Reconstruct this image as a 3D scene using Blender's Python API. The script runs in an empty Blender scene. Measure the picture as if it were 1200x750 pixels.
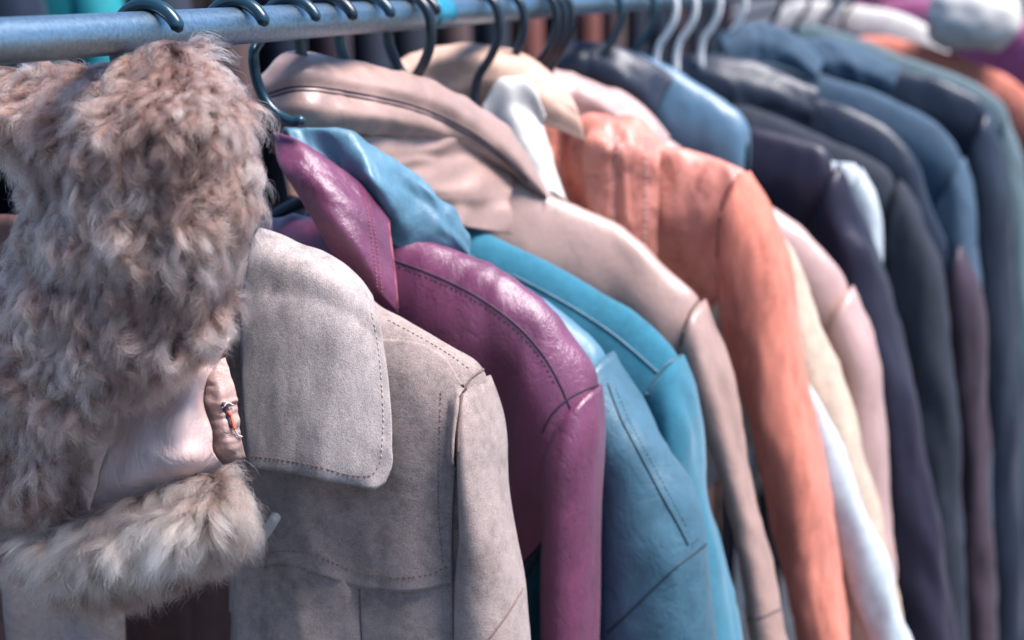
import bpy, math, random
import numpy as np
from mathutils import Vector
from mathutils.bvhtree import BVHTree
from mathutils.kdtree import KDTree

# ------------------------------------------------------------------ camera, sky, sun, exposure
S = bpy.context.scene
H = 1.62                                   # height of the clothes rail
FPX, VPX, VPY = 1667.0, 1300.0, -36.0      # focal length and rail vanishing point in photo pixels (1200x750)
PITCH = math.atan2(375 - VPY, FPX)
r = np.array([(VPX-600)/FPX, (375-VPY)/FPX, 1.0]); r /= np.linalg.norm(r)
up = np.array([0, math.cos(PITCH), -math.sin(PITCH)])
xx = -np.cross(r, up)
RW = np.array([xx, r, up])                 # camera (right, up, forward) -> world (X, Y, Z)
YAW = math.atan2(r[0], math.hypot(r[1], r[2]))
CAM = np.array([0.609, 0.0, H + 0.0417])
cam = bpy.data.cameras.new('camera'); camo = bpy.data.objects.new('camera', cam)
S.collection.objects.link(camo); S.camera = camo
camo.location = CAM; camo.rotation_euler = (math.pi/2 - PITCH, 0, YAW)
cam.sensor_width = 36; cam.lens = FPX/1200*36
cam.clip_start = 0.02; cam.clip_end = 500
cam.dof.use_dof = True; cam.dof.focus_distance = 1.0; cam.dof.aperture_fstop = 4.2
cam.dof.aperture_blades = 9

W = bpy.data.worlds.new('World'); S.world = W; W.use_nodes = True
nt = W.node_tree; bg = nt.nodes['Background']
sky = nt.nodes.new('ShaderNodeTexSky'); sky.sky_type = 'NISHITA'; sky.sun_disc = False
SUN_EL, SUN_AZ = math.radians(64), math.radians(86)    # azimuth from +Y towards +X
sky.sun_elevation = SUN_EL; sky.sun_rotation = SUN_AZ
sky.dust_density = .6; sky.ozone_density = 7.0
nt.links.new(sky.outputs[0], bg.inputs[0]); bg.inputs[1].default_value = 0.105
sl = bpy.data.lights.new('sun', 'SUN'); so = bpy.data.objects.new('sun', sl); S.collection.objects.link(so)
sl.energy = 4.6; sl.angle = math.radians(26); sl.color = (1.0, 0.955, 0.965)
sdir = Vector((math.sin(SUN_AZ)*math.cos(SUN_EL), math.cos(SUN_AZ)*math.cos(SUN_EL), math.sin(SUN_EL)))
so.rotation_euler = sdir.to_track_quat('Z', 'Y').to_euler(); so.location = (1, -1, 5)
S.view_settings.view_transform = 'Standard'; S.view_settings.look = 'None'
S.view_settings.exposure = 1.05; S.view_settings.gamma = 1
S.render.engine = 'CYCLES'
S.cycles.max_bounces = 7; S.cycles.diffuse_bounces = 3; S.cycles.glossy_bounces = 3; S.cycles.transmission_bounces = 6; S.cycles.caustics_reflective = False; S.cycles.caustics_refractive = False
S.cycles_curves.shape = 'RIBBONS'

random.seed(4); rng = np.random.default_rng(11)
COL = S.collection

# ------------------------------------------------------------------ maths helpers
def ray(px, py):
    px = np.asarray(px, float); py = np.asarray(py, float)
    v = np.stack([(px-600)/FPX, (375-py)/FPX, np.ones_like(px)], -1)
    return v @ RW.T
def P(px, py, Y):
    q = ray(px, py); return CAM + q*((np.asarray(Y, float)-CAM[1])/q[..., 1])[..., None]
def cr(pts, n, axis0=True):
    """Catmull-Rom resample along the first axis, chord-length spaced."""
    p = np.asarray(pts, float); k = len(p)
    if k == 1: return np.repeat(p, n, 0)
    flat = p.reshape(k, -1)
    seg = np.linalg.norm(np.diff(flat, axis=0), axis=1) + 1e-9
    t = np.concatenate([[0], np.cumsum(seg)]); t /= t[-1]
    u = np.linspace(0, 1, n); i = np.clip(np.searchsorted(t, u, 'right')-1, 0, k-2)
    m = np.zeros_like(flat)
    for a in range(k):
        if a == 0: m[a] = (flat[1]-flat[0])/(t[1]-t[0])
        elif a == k-1: m[a] = (flat[-1]-flat[-2])/(t[-1]-t[-2])
        else:
            s0 = (flat[a]-flat[a-1])/(t[a]-t[a-1]); s1 = (flat[a+1]-flat[a])/(t[a+1]-t[a])
            w0 = t[a]-t[a-1]; w1 = t[a+1]-t[a]; m[a] = (s0*w1+s1*w0)/(w0+w1)
    h = (t[i+1]-t[i])[:, None]; x = ((u-t[i])/(t[i+1]-t[i]))[:, None]
    o = (2*x**3-3*x**2+1)*flat[i] + (x**3-2*x**2+x)*h*m[i] + (-2*x**3+3*x**2)*flat[i+1] + (x**3-x**2)*h*m[i+1]
    return o.reshape((n,)+p.shape[1:])
_perm = rng.permutation(256); _perm = np.concatenate([_perm, _perm, _perm])
_grad = rng.normal(size=(256, 3)); _grad /= np.linalg.norm(_grad, axis=1)[:, None]
def noise(p):
    p = np.asarray(p, float); i = np.floor(p).astype(int); f = p-i; u = f*f*f*(f*(f*6-15)+10)
    out = np.zeros(p.shape[:-1])
    for dx in (0, 1):
        for dy in (0, 1):
            for dz in (0, 1):
                h = _perm[_perm[_perm[(i[..., 0]+dx) & 255] + ((i[..., 1]+dy) & 255)] + ((i[..., 2]+dz) & 255)]
                g = _grad[h]; d = f-np.array([dx, dy, dz])
                w = (u[..., 0] if dx else 1-u[..., 0])*(u[..., 1] if dy else 1-u[..., 1])*(u[..., 2] if dz else 1-u[..., 2])
                out += w*(g*d).sum(-1)
    return out
def sm(a, b, x):
    t = np.clip((x-a)/(b-a), 0, 1); return t*t*(3-2*t)

# ------------------------------------------------------------------ object helpers
def thing(name, label, cat, loc, group=None):
    o = bpy.data.objects.new(name, None); COL.objects.link(o); o.empty_display_size = .05
    o.location = loc; o['label'] = label; o['category'] = cat
    if group: o['group'] = group
    return o
def mesh(name, v, f, mat, parent=None, smooth=True, kind=None):
    v = np.asarray(v, float).reshape(-1, 3)
    if parent is not None: v = v - np.array(parent.location if parent.parent is None else parent.parent.location)
    me = bpy.data.meshes.new(name); me.from_pydata(v.tolist(), [], [list(map(int, q)) for q in f])
    if smooth: me.polygons.foreach_set('use_smooth', [True]*len(me.polygons))
    me.materials.append(mat); me.update()
    o = bpy.data.objects.new(name, me); COL.objects.link(o)
    if parent is not None: o.parent = parent
    if kind: o['kind'] = kind
    return o
def gridfaces(nv, nu, off=0, closed=False, flip=False):
    j, i = np.meshgrid(np.arange(nv-1), np.arange(nu if closed else nu-1), indexing='ij')
    i2 = (i+1) % nu
    q = np.stack([j*nu+i, j*nu+i2, (j+1)*nu+i2, (j+1)*nu+i], -1).reshape(-1, 4)+off
    return q[:, ::-1] if flip else q
def gnormals(g):
    du = np.gradient(g, axis=1); dv = np.gradient(g, axis=0)
    n = np.cross(du, dv); n /= np.linalg.norm(n, axis=-1)[..., None]+1e-12
    s = np.sign((n*(CAM-g)).sum(-1)); 
    return n*np.where(s.mean() < 0, -1, 1)
class Acc:
    """collects the surfaces of one thing for camera-ray drops of seams and stitches"""
    def __init__(s): s.v = []; s.f = []; s.n = 0
    def add(s, g, faces): s.v.append(g.reshape(-1, 3)); s.f.append(np.asarray(faces)+s.n); s.n += g.reshape(-1, 3).shape[0]
    def bvh(s): return BVHTree.FromPolygons(np.concatenate(s.v).tolist(), [list(map(int, q)) for q in np.concatenate(s.f)])
def hit(b, px, py):
    q = ray(px, py); q = q/np.linalg.norm(q)
    loc, no, idx, d = b.ray_cast(Vector(CAM), Vector(q))
    if loc is None: return None
    if no.dot(Vector(q)) > 0: no = -no
    return np.array(loc), np.array(no)
def wrinkle(g, n, wr):
    """wr: list of (amplitude, (sx, sy, sz), ridged)"""
    for amp, sc, kind in wr:
        q = g*np.array(sc) + amp*977
        a = noise(q)
        if kind == 'r': a = 0.35-np.abs(a)*1.6
        elif kind == 'f': a = noise(q + 1.5*noise(q*.6)[..., None])
        g = g + n*(amp*a)[..., None]
    return g
def patch(name, rows, mat, parent, nu=60, nv=60, thick=.003, wr=(), acc=None, bvh=None, off=.003, bulge=0.0, lip=0.0):
    """a panel of cloth; rows of (px, py, Y) or, laid on a surface, (px, py)"""
    R = np.stack([cr(np.array(q, float), nu) for q in rows]); R = cr(R, nv)
    if bvh is None: g = P(R[..., 0], R[..., 1], R[..., 2])
    else:
        g = np.zeros(R.shape[:2]+(3,)); last = None
        for a in range(nv):
            for b_ in range(nu):
                hh = hit(bvh, R[a, b_, 0], R[a, b_, 1])
                if hh is not None: last = hh[0][1]
                g[a, b_] = P(R[a, b_, 0], R[a, b_, 1], last if last is not None else 1.0)
        for _ in range(3):
            y = g[..., 1]; y2 = y.copy(); y2[1:-1, 1:-1] = (y[:-2, 1:-1]+y[2:, 1:-1]+y[1:-1, :-2]+y[1:-1, 2:])/4
            g = P(R[..., 0], R[..., 1], y2)
    n = gnormals(g)
    if bvh is not None: g = g+n*off
    if bulge or lip:
        u = np.linspace(0, 1, nu)[None]; v = np.linspace(0, 1, nv)[:, None]
        g = g+n*(bulge*np.sin(np.pi*u)*np.sin(np.pi*v))[..., None]
        e = np.minimum(np.minimum(u, 1-u)*nu, np.minimum(v, 1-v)*nv); g = g-n*(lip*np.exp(-e/1.2))[..., None]
    g = wrinkle(g, n, wr); n = gnormals(g)
    back = g-n*thick; N = nu*nv
    f = [gridfaces(nv, nu), gridfaces(nv, nu, N, flip=True)]
    rim = np.concatenate([np.arange(nu), np.arange(1, nv)*nu+nu-1, (nv-1)*nu+np.arange(nu-2, -1, -1), np.arange(nv-2, 0, -1)*nu])
    r2 = np.roll(rim, -1); f.append(np.stack([rim, rim+N, r2+N, r2], -1))
    o = mesh(name, np.concatenate([g.reshape(-1, 3), back.reshape(-1, 3)]), np.concatenate(f), mat, parent)
    if acc is not None: acc.add(g, gridfaces(nv, nu))
    o['_g'] = 0; del o['_g']
    return o, g
def tube(name, path, rad, mat, parent, n=10, cap=True, kind=None):
    p = np.asarray(path, float); k = len(p); rad = np.broadcast_to(np.asarray(rad, float), (k,))
    t = np.gradient(p, axis=0); t /= np.linalg.norm(t, axis=1)[:, None]+1e-12
    ref = np.array([0, 1.0, 0]) if abs(t[:, 1]).mean() < .8 else np.array([0, 0, 1.0])
    a = np.cross(t, ref); a /= np.linalg.norm(a, axis=1)[:, None]+1e-12; b = np.cross(t, a)
    th = np.linspace(0, 2*np.pi, n, endpoint=False)
    if cap:   # rounded ends
        p = np.concatenate([[p[0]-t[0]*rad[0]*.7], p, [p[-1]+t[-1]*rad[-1]*.7]]); rad = np.concatenate([[rad[0]*.45], rad, [rad[-1]*.45]])
        a = np.concatenate([a[:1], a, a[-1:]]); b = np.concatenate([b[:1], b, b[-1:]]); k += 2
    v = p[:, None]+rad[:, None, None]*(np.cos(th)[None, :, None]*a[:, None]+np.sin(th)[None, :, None]*b[:, None])
    f = [list(q) for q in gridfaces(k, n, closed=True)]+[list(range(n))[::-1], list(range((k-1)*n, k*n))]
    return mesh(name, v, f, mat, parent, kind=kind)
def merge(parts):
    V = []; F = []; o = 0
    for v, f in parts:
        V.append(v); F += [[a+o for a in q] for q in f]; o += len(v)
    return np.concatenate(V), F

# ------------------------------------------------------------------ materials
def newmat(name):
    m = bpy.data.materials.new(name); m.use_nodes = True; t = m.node_tree
    return m, t, t.nodes['Principled BSDF']
def nd(t, typ, **kw):
    n = t.nodes.new(typ)
    for k, v in kw.items():
        if k.startswith('_'): setattr(n, k[1:], v)
        else: n.inputs[k.replace('_', ' ')].default_value = v
    return n
def ramp(t, src, stops):
    n = t.nodes.new('ShaderNodeValToRGB'); e = n.color_ramp.elements
    while len(e) < len(stops): e.new(.5)
    for q, (p_, c) in zip(e, stops): q.position = p_; q.color = (*c, 1) if len(c) == 3 else c
    t.links.new(src, n.inputs[0]); return n.outputs[0]
def mul(c, k): return tuple(min(1, a*k) for a in c)
def coords(t, scale=(1, 1, 1)):
    tc = t.nodes.new('ShaderNodeTexCoord'); mp = t.nodes.new('ShaderNodeMapping'); mp.inputs['Scale'].default_value = scale
    t.links.new(tc.outputs['Object'], mp.inputs[0]); return mp.outputs[0]
def tex(t, co, scale, detail=3, rough=.55, dist=0):
    n = nd(t, 'ShaderNodeTexNoise', Scale=scale, Detail=detail, Roughness=rough, Distortion=dist); t.links.new(co, n.inputs['Vector']); return n.outputs['Fac']
def math_(t, op, a, b):
    n = t.nodes.new('ShaderNodeMath'); n.operation = op
    for i, q in enumerate((a, b)):
        if isinstance(q, (int, float)): n.inputs[i].default_value = q
        else: t.links.new(q, n.inputs[i])
    return n.outputs[0]
def leather(name, col, var=.35, rough=.42, grain=700, gs=.25, crease=.5, spec=.5, blot=None, cs=(40, 40, 24), cdist=.0012, coat=.3):
    m, t, b = newmat(name); co = coords(t); co2 = coords(t, cs)
    n1 = tex(t, co, 22, 5, .6); n2 = tex(t, co, 160, 4, .6)
    mixv = math_(t, 'ADD', math_(t, 'MULTIPLY', n1, .7), math_(t, 'MULTIPLY', n2, .3))
    c = ramp(t, mixv, [(.3, mul(col, 1-var)), (.5, col), (.72, mul(col, 1+var*.7))])
    if blot:
        nb = tex(t, co, 34, 4, .65, .6); f = ramp(t, nb, [(.52, (0, 0, 0)), (.68, (1, 1, 1))])
        mx = nd(t, 'ShaderNodeMix', _data_type='RGBA'); t.links.new(f, mx.inputs[0]); t.links.new(c, mx.inputs[6]); mx.inputs[7].default_value = (*blot, 1); c = mx.outputs[2]
    t.links.new(c, b.inputs['Base Color'])
    rr = math_(t, 'ADD', math_(t, 'MULTIPLY', n2, .25), rough-.12); t.links.new(rr, b.inputs['Roughness'])
    b.inputs['Specular IOR Level'].default_value = spec
    b.inputs['Coat Weight'].default_value = coat; b.inputs['Coat Roughness'].default_value = rough*.85
    b.inputs['Sheen Weight'].default_value = .08; b.inputs['Sheen Roughness'].default_value = .4; b.inputs['Sheen Tint'].default_value = (.95, .97, 1, 1)
    vo = nd(t, 'ShaderNodeTexVoronoi', Scale=grain, _feature='DISTANCE_TO_EDGE'); t.links.new(co, vo.inputs['Vector'])
    g = math_(t, 'MINIMUM', vo.outputs['Distance'], .25)
    b1 = nd(t, 'ShaderNodeBump', Strength=gs, Distance=.0012); t.links.new(g, b1.inputs['Height'])
    nc = nd(t, 'ShaderNodeTexNoise', Scale=1.0, Detail=5, Roughness=.62, Distortion=.5); t.links.new(co2, nc.inputs['Vector'])
    rid = math_(t, 'ABSOLUTE', math_(t, 'SUBTRACT', nc.outputs['Fac'], .5), 0); rid = math_(t, 'MINIMUM', rid, .09)
    b2 = nd(t, 'ShaderNodeBump', Strength=crease, Distance=cdist*10); t.links.new(rid, b2.inputs['Height']); t.links.new(b1.outputs[0], b2.inputs['Normal'])
    t.links.new(b2.outputs[0], b.inputs['Normal']); t.links.new(b2.outputs[0], b.inputs['Coat Normal'])
    return m
def suede(name, col, var=.3, sheen=.35, nap=1.0, speck=.30, stretch=(1, 1, 1)):
    m, t, b = newmat(name); co = coords(t); cs = coords(t, stretch)
    n1 = tex(t, cs, 17, 5, .62, .4); n2 = tex(t, co, 1150, 2, .7); n3 = tex(t, cs, 110, 4, .65)
    v = math_(t, 'ADD', math_(t, 'MULTIPLY', n1, .55), math_(t, 'MULTIPLY', n3, .45))
    c = ramp(t, v, [(.32, mul(col, 1-var)), (.5, col), (.7, mul(col, 1+var*.8))])
    f = ramp(t, n2, [(.36, (1-speck,)*3), (.64, (1+speck*.6,)*3)])
    mx = nd(t, 'ShaderNodeMix', _data_type='RGBA', _blend_type='MULTIPLY'); mx.inputs[0].default_value = 1
    t.links.new(c, mx.inputs[6]); t.links.new(f, mx.inputs[7]); t.links.new(mx.outputs[2], b.inputs['Base Color'])
    b.inputs['Roughness'].default_value = .95; b.inputs['Specular IOR Level'].default_value = .15
    b.inputs['Sheen Weight'].default_value = sheen; b.inputs['Sheen Roughness'].default_value = .45
    b.inputs['Sheen Tint'].default_value = (*[.55+.45*q for q in mul(col, 1.4)], 1)
    h = math_(t, 'ADD', math_(t, 'MULTIPLY', n2, .6), n3)
    bp = nd(t, 'ShaderNodeBump', Strength=.55*nap, Distance=.0012); t.links.new(h, bp.inputs['Height']); t.links.new(bp.outputs[0], b.inputs['Normal'])
    return m
def plain(name, col, rough=.5, metal=0, var=.15, scale=60, bump=.15):
    m, t, b = newmat(name); co = coords(t); n1 = tex(t, co, scale, 4, .6)
    c = ramp(t, n1, [(.3, mul(col, 1-var)), (.7, mul(col, 1+var))]); t.links.new(c, b.inputs['Base Color'])
    b.inputs['Roughness'].default_value = rough; b.inputs['Metallic'].default_value = metal
    bp = nd(t, 'ShaderNodeBump', Strength=bump, Distance=.001); t.links.new(tex(t, co, scale*8, 3), bp.inputs['Height']); t.links.new(bp.outputs[0], b.inputs['Normal'])
    return m

M = dict(
 suede=suede('beige_suede', (.32, .248, .222), .42, .30),
 suedecollar=suede('pale_suede', (.39, .328, .305), .42, .35, stretch=(1.3, 1.3, .6)),
 suededk=suede('brown_suede', (.20, .135, .115), .25, .2),
 purple=leather('purple_leather', (.140, .026, .072), .40, .42, 640, .34, .26, spec=.6, coat=.6),
 slate=leather('slate_blue_leather', (.042, .112, .155), .36, .5, 500, .12, .25),
 slatecollar=leather('pale_blue_leather', (.08, .185, .255), .26, .5, 500, .1, .2),
 turq=suede('turquoise_suede', (.030, .145, .205), .24, .6, .7, .12),
 taupe=leather('taupe_leather', (.35, .222, .182), .2, .42, 700, .10, .14),
 coral=suede('coral_suede', (.58, .195, .135), .40, .25, .6, .15, stretch=(1.6, 1.6, .45)),
 coralbody=leather('worn_coral_leather', (.58, .205, .145), .25, .5, 500, .1, .3, blot=(.36, .115, .085)),
 cream=plain('cream_cotton', (.46, .36, .27), .8), ivory=plain('ivory_cotton', (.56, .53, .49), .8),
 peach=plain('peach_cotton', (.50, .32, .24), .8), white=plain('white_cotton', (.44, .49, .51), .75),
 pink=leather('dusty_pink_leather', (.44, .28, .25), .15, .45, 600, .08, .15),
 sky=leather('light_blue_leather', (.07, .15, .22), .2, .45, 600, .08, .15),
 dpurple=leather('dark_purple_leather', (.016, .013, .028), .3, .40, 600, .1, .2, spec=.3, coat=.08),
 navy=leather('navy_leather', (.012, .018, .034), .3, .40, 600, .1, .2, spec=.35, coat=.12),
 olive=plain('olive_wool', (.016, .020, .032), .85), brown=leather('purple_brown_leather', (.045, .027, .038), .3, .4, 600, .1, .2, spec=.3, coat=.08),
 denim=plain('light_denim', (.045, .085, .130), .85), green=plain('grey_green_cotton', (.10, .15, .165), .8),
 magenta=plain('plum_pink_cotton', (.30, .07, .17), .75), rust=plain('rust_cotton', (.20, .065, .05), .8), tealcloth=plain('teal_cotton', (.008, .25, .28), .7),
 dark=plain('dark_navy_cotton', (.02, .028, .045), .85), lining=plain('red_brown_lining', (.12, .055, .048), .6), choc=plain('dark_brown_cotton', (.10, .06, .055), .85),
 seam=plain('dark_seam_thread', (.035, .012, .028), .6), thread=plain('brown_thread', (.20, .10, .07), .7), pinkthread=plain('rose_thread', (.36, .09, .12), .6), bluethread=plain('blue_thread', (.012, .035, .05), .6),
 paleth=plain('pale_thread', (.5, .4, .34), .7), orange=plain('orange_thread', (.75, .12, .04), .6),
 skin=leather('pale_pink_leather', (.60, .42, .375), .15, .5, 600, .15, .4),
 hook=plain('teal_plastic', (.009, .038, .058), .28, 0, .1, 60, .02), hookdk=plain('dark_plastic', (.010, .018, .028), .3, 0, .1, 60, .02),
 whitehook=plain('white_plastic', (.8, .8, .78), .3, 0, .05, 60, .02),
 steel=plain('galvanised_steel', (.28, .40, .48), .36, 1.0, .25, 300, .3), tape=plain('teal_tape', (.015, .20, .29), .35),
 ground=plain('asphalt', (.05, .052, .058), .9, 0, .3, 30, .5), wood=plain('hanger_wood', (.25, .16, .1), .5))

# ------------------------------------------------------------------ setting: ground
g = 300.0
mesh('ground', [(-g, -g, 0), (g, -g, 0), (g, g, 0), (-g, g, 0)], [[0, 1, 2, 3]], M['ground'], smooth=False)['kind'] = 'structure'

# ------------------------------------------------------------------ the rails
def rail(X, z, y0, y1, label, R=.014):
    t = thing('clothes_rail', label, 'clothes rail', (X, y0, 0))
    n = 60; ys = np.linspace(y0, y1, n)
    tube('bar', np.stack([np.full(n, X), ys, np.full(n, z)], 1), R, M['steel'], t, 28)
    for y in (y0+.03, y1-.03):
        tube('upright', [(X, y, .06), (X, y, z*.5), (X, y, z-R*.6)], .014, M['steel'], t, 14)
        tube('foot', [(X-.27, y, .028), (X, y, .045), (X+.27, y, .028)], .018, M['steel'], t, 12)
        tube('collar', [(X, y, z-.05), (X, y, z-R*.8)], .02, M['steel'], t, 14)
    return t
rail(0, H, .32, 6.4, 'galvanised steel rail the row of leather coats hangs from')
tp = thing('tape_band', 'turquoise tape wrapped round the steel rail between the hooks', 'tape', (0, 1.29, H))
tube('band', [(0, 1.275, H), (0, 1.285, H), (0, 1.30, H), (0, 1.315, H)], .01475, M['tape'], tp, 28, cap=False)

# ------------------------------------------------------------------ hangers
def hookpath(kind, R=.027, side=1, zc=None):
    """in local X,Z round the rail centre; side=+1: the open tip is on the +X side"""
    zc = .0165-R if zc is None else zc       # inside of the top rests on the rail
    top = .014+.0045
    cz = top-R
    a = np.radians(np.linspace(28, 180, 22)); x = R*np.cos(a); z = cz+R*np.sin(a)
    q = [(xi, zi) for xi, zi in zip(x, z)]
    q += [(-R*.93, cz-.02), (-R*.6, cz-.04), (-R*.15, cz-.058), (0, cz-.075), (0, cz-.10)]
    q = np.array(q); q[:, 0] *= side
    return q
PEND = []
def hanger(*a, **k): PEND.append((a, k))       # built when the coat's shoulder line is known
def build_hanger(rp, Y, label, side=1, mat='hook', R=.028, wire=.0050, half=None, group='hangers along the rail'):
    """hook over the rail, stem down to the neck, arms inside the shoulders"""
    t = thing('coat_hanger', label, 'hanger', (0, Y, H), group)
    q = cr(hookpath(0, R, side), 60)
    xt = max(.06, rp[:, 0].max()*.86) if half is None else half; xs = np.linspace(-xt, xt, 31)
    o = np.argsort(rp[:, 0]); rx, rz, ry = rp[o, 0], rp[o, 2], rp[o, 1]
    x0 = max(rx[0], .02); sl_ = (np.interp(xt, rx, rz)-np.interp(x0, rx, rz))/max(.05, xt-x0)
    z0 = np.interp(x0, rx, rz)+min(-sl_*x0, .025); sl_ = (np.interp(x0, rx, rz)-z0)/x0
    zz = np.where(np.abs(xs) < x0, z0+sl_*np.sqrt(xs**2+.012**2), np.interp(np.abs(xs), rx, rz))-.014
    yy_ = np.interp(np.abs(xs), rx, ry); yy_ = np.where(xs < 0, 2*ry[0]-yy_, yy_)
    zb = zz[15]-H; Yn = ry[0]
    p = np.array([(x, Y, H+z) for x, z in q])
    p = p[:-3] if zb > -.07 else p
    p = np.concatenate([p, [(0, Yn*.5+Y*.5, H+min(p[-1, 2]-H-.004, zb*.6-.03)), (0, Yn, H+min(zb, p[-1, 2]-H-.02))]])
    tube('hook', cr(p, 80), wire, M[mat], t, 12)
    tube('arms', np.stack([xs, yy_, zz], 1), .006, M[mat], t, 10)
    return t

# ------------------------------------------------------------------ coat pieces
def shell(name, ridge, mat, parent, Yc=None, T=.036, L=.75, rnd=.03, flare=.02, wr=(), acc=None, mask=None, folds=.006, nU=90, nJ=60, mirror=True, seed=0, taper=.46, mx=1.0, fold0=.03, recede=1.1):
    """the body: a sheet hung over a shoulder line, front and back"""
    rp = np.array([P(a, b_, c) for a, b_, c in ridge])
    rp = np.concatenate([rp, [rp[-1]+np.array([.005, 0, -.010])], [rp[-1]+np.array([.006, 0, -.030])]]); rp = cr(rp, nU//2)
    if mirror and PEND:
        ha, hk = PEND.pop(0); build_hanger(rp, *ha, **hk)
    if mirror:
        lf = rp[::-1].copy(); lf[:, 0] *= -mx; lf[:, 1] = 2*rp[0, 1]-lf[:, 1]
        if rp[0, 0] < .01:
            lf = lf[:-1]
            s0 = rp[0, 0]; lf[:, 0] += 2*min(0, s0)
        gap = lf[-1]+(rp[0]-lf[-1])*np.linspace(0, 1, 16)[1:-1, None]
        full = np.concatenate([lf, gap, rp])
    else: full = rp
    nU = len(full)
    s = np.linspace(-1, 1, 2*nJ+1); d = L*np.abs(s)**1.9
    D, _ = np.meshgrid(d, full[:, 0]); sg = np.sign(s)[None]
    xc = full[:, 0][:, None]
    e = np.linspace(0, 1, nU)[:, None]; tip = np.exp(-np.minimum(e, 1-e)*14) if mirror else np.exp(-(1-e)*14)
    Tt = T*(1-.35*tip)
    y = sg*Tt*np.sqrt(1-np.exp(-D/rnd)) + sg*flare*sm(0, .6, D)
    y = np.where(sg < 0, y*(1-recede*sm(.05, .20, D)), y)
    X = xc*(1-taper*sm(.04, .27, D)); Z = full[:, 2][:, None]-D
    Y = full[:, 1][:, None]+y
    ph = seed*1.7
    Y = Y + folds*sm(fold0, fold0*6+.05, D)*np.sin(xc*62+ph+3*noise(np.stack([xc*9+ph+0*D, D*3, sg*2+0*D], -1)))
    g = np.stack([X+0*D, Y, Z], -1)
    n = np.cross(np.gradient(g, axis=1), np.gradient(g, axis=0)); n /= np.linalg.norm(n, axis=-1)[..., None]+1e-12
    if n[nU//2, nJ//2, 1] > 0: n = -n
    g = wrinkle(g, n, wr)
    nv, nu = g.shape[:2]
    f = gridfaces(nv, nu)
    if mask is not None:
        c = g.reshape(-1, 3)[f].mean(1); fr = (f[:, 0] % nu) < nJ; f = f[~(mask(c, fr))]
    back = g-n*.0025
    o = mesh(name, np.concatenate([g.reshape(-1, 3), back.reshape(-1, 3)]), np.concatenate([f, f[:, ::-1]+nv*nu]), mat, parent)
    if acc is not None: acc.add(g, f)
    return o, g
def sleeve(name, rings, mat, parent, b=.042, wr=(), acc=None, n=48, nr=70, Lz=.62, roll=0.0, sq=2.3, dark=None, yoff=None):
    """rings of (left px, py, right px, py, Y): a hollow arm hung from the shoulder"""
    C = []; A = []; B = []; tq = np.linspace(0, 2*np.pi, 40, endpoint=False)
    cq = np.sign(np.cos(tq))*np.abs(np.cos(tq))**(2/sq); sq_ = np.sign(np.sin(tq))*np.abs(np.sin(tq))**(2/sq)
    for k, (lx, ly, rx_, ry, Y) in enumerate(rings):
        l = P(lx, ly, Y); r_ = P(rx_, ry, Y); c = (l+r_)/2; a = (r_-l)/2
        bb = b*(.80 if k == 0 else .95 if k == 1 else 1)
        bb = min(bb, 1.6*np.linalg.norm(a))
        w = np.array([rx_-lx, ry-ly], float); wl = np.linalg.norm(w); w /= wl
        for _ in range(12):          # fit the outline seen by the lens to the traced edges
            q = c+cq[:, None]*a+sq_[:, None]*np.array([0, bb, 0]); e = (q-CAM) @ RW
            px = np.stack([600+FPX*e[:, 0]/e[:, 2], 375-FPX*e[:, 1]/e[:, 2]], 1)-np.array([lx, ly]); d = px @ w
            mid = (d.max()+d.min())/2-wl/2; sc = wl/(d.max()-d.min())
            m0 = P((lx+rx_)/2, (ly+ry)/2, Y); m1 = P((lx+rx_)/2+w[0]*mid, (ly+ry)/2+w[1]*mid, Y)
            c = c-(m1-m0)*.8; a = a*max(.6, min(1.5, sc))
        C.append(c); A.append(a); B.append(bb)
    top = C[0][2]; lastc = C[-1].copy(); dirn = (C[-1]-C[-2]); dirn = dirn/abs(dirn[2]); 
    while C[-1][2] > top-Lz:
        q = C[-1]+np.array([dirn[0]*.05, 0, -.07]); C.append(q); A.append(A[-1]*.985); B.append(B[-1])
    st = cr(np.concatenate([np.array(C), np.array(A)*.01, np.array(B)[:, None]*.01], 1), nr); C, A, B = st[:, :3], st[:, 3:6]*100, st[:, 6]*100
    th = np.linspace(0, 2*np.pi, n, endpoint=False)
    cs = np.sign(np.cos(th))*np.abs(np.cos(th))**(2/sq); sn = np.sign(np.sin(th))*np.abs(np.sin(th))**(2/sq)
    g = C[:, None]+cs[None, :, None]*A[:, None]+sn[None, :, None]*(B[:, None]*np.array([0, 1., 0]))[:, None]
    gw = np.concatenate([g[:, -1:], g, g[:, :1]], 1)
    nn = np.cross(np.gradient(gw, axis=1), np.gradient(gw, axis=0))[:, 1:-1]; nn /= np.linalg.norm(nn, axis=-1)[..., None]+1e-12
    out = g-C[:, None]; nn *= np.where((nn*out).sum(-1) < 0, -1, 1)[..., None]
    g = wrinkle(g, nn, wr)
    v = np.concatenate([g.reshape(-1, 3), [C[0]], (C[-1][None]+(g[-1]-C[-1])*.9)+np.array([0, 0, .0]), (C[-3][None]+(g[-3]-C[-3])*.9), [C[-3]]])
    f = [list(q) for q in gridfaces(nr, n, closed=True)]
    N = nr*n; f += [[i, N, (i+1) % n] for i in range(n)]
    a0 = (nr-1)*n; b0 = N+1; c0 = N+1+n; d0 = N+1+2*n
    f += [[a0+i, a0+(i+1) % n, b0+(i+1) % n, b0+i] for i in range(n)]
    f += [[b0+i, b0+(i+1) % n, c0+(i+1) % n, c0+i] for i in range(n)]
    f += [[c0+i, c0+(i+1) % n, d0] for i in range(n)]
    o = mesh(name, v, f, mat, parent)
    if acc is not None: acc.add(g, gridfaces(nr, n, closed=True))
    return o, g
def drop_line(b, pts, n):
    q = cr(np.array(pts, float), n); out = []
    for px, py in q:
        h = hit(b, px, py)
        if h is not None: out.append(h)
    return out
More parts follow.
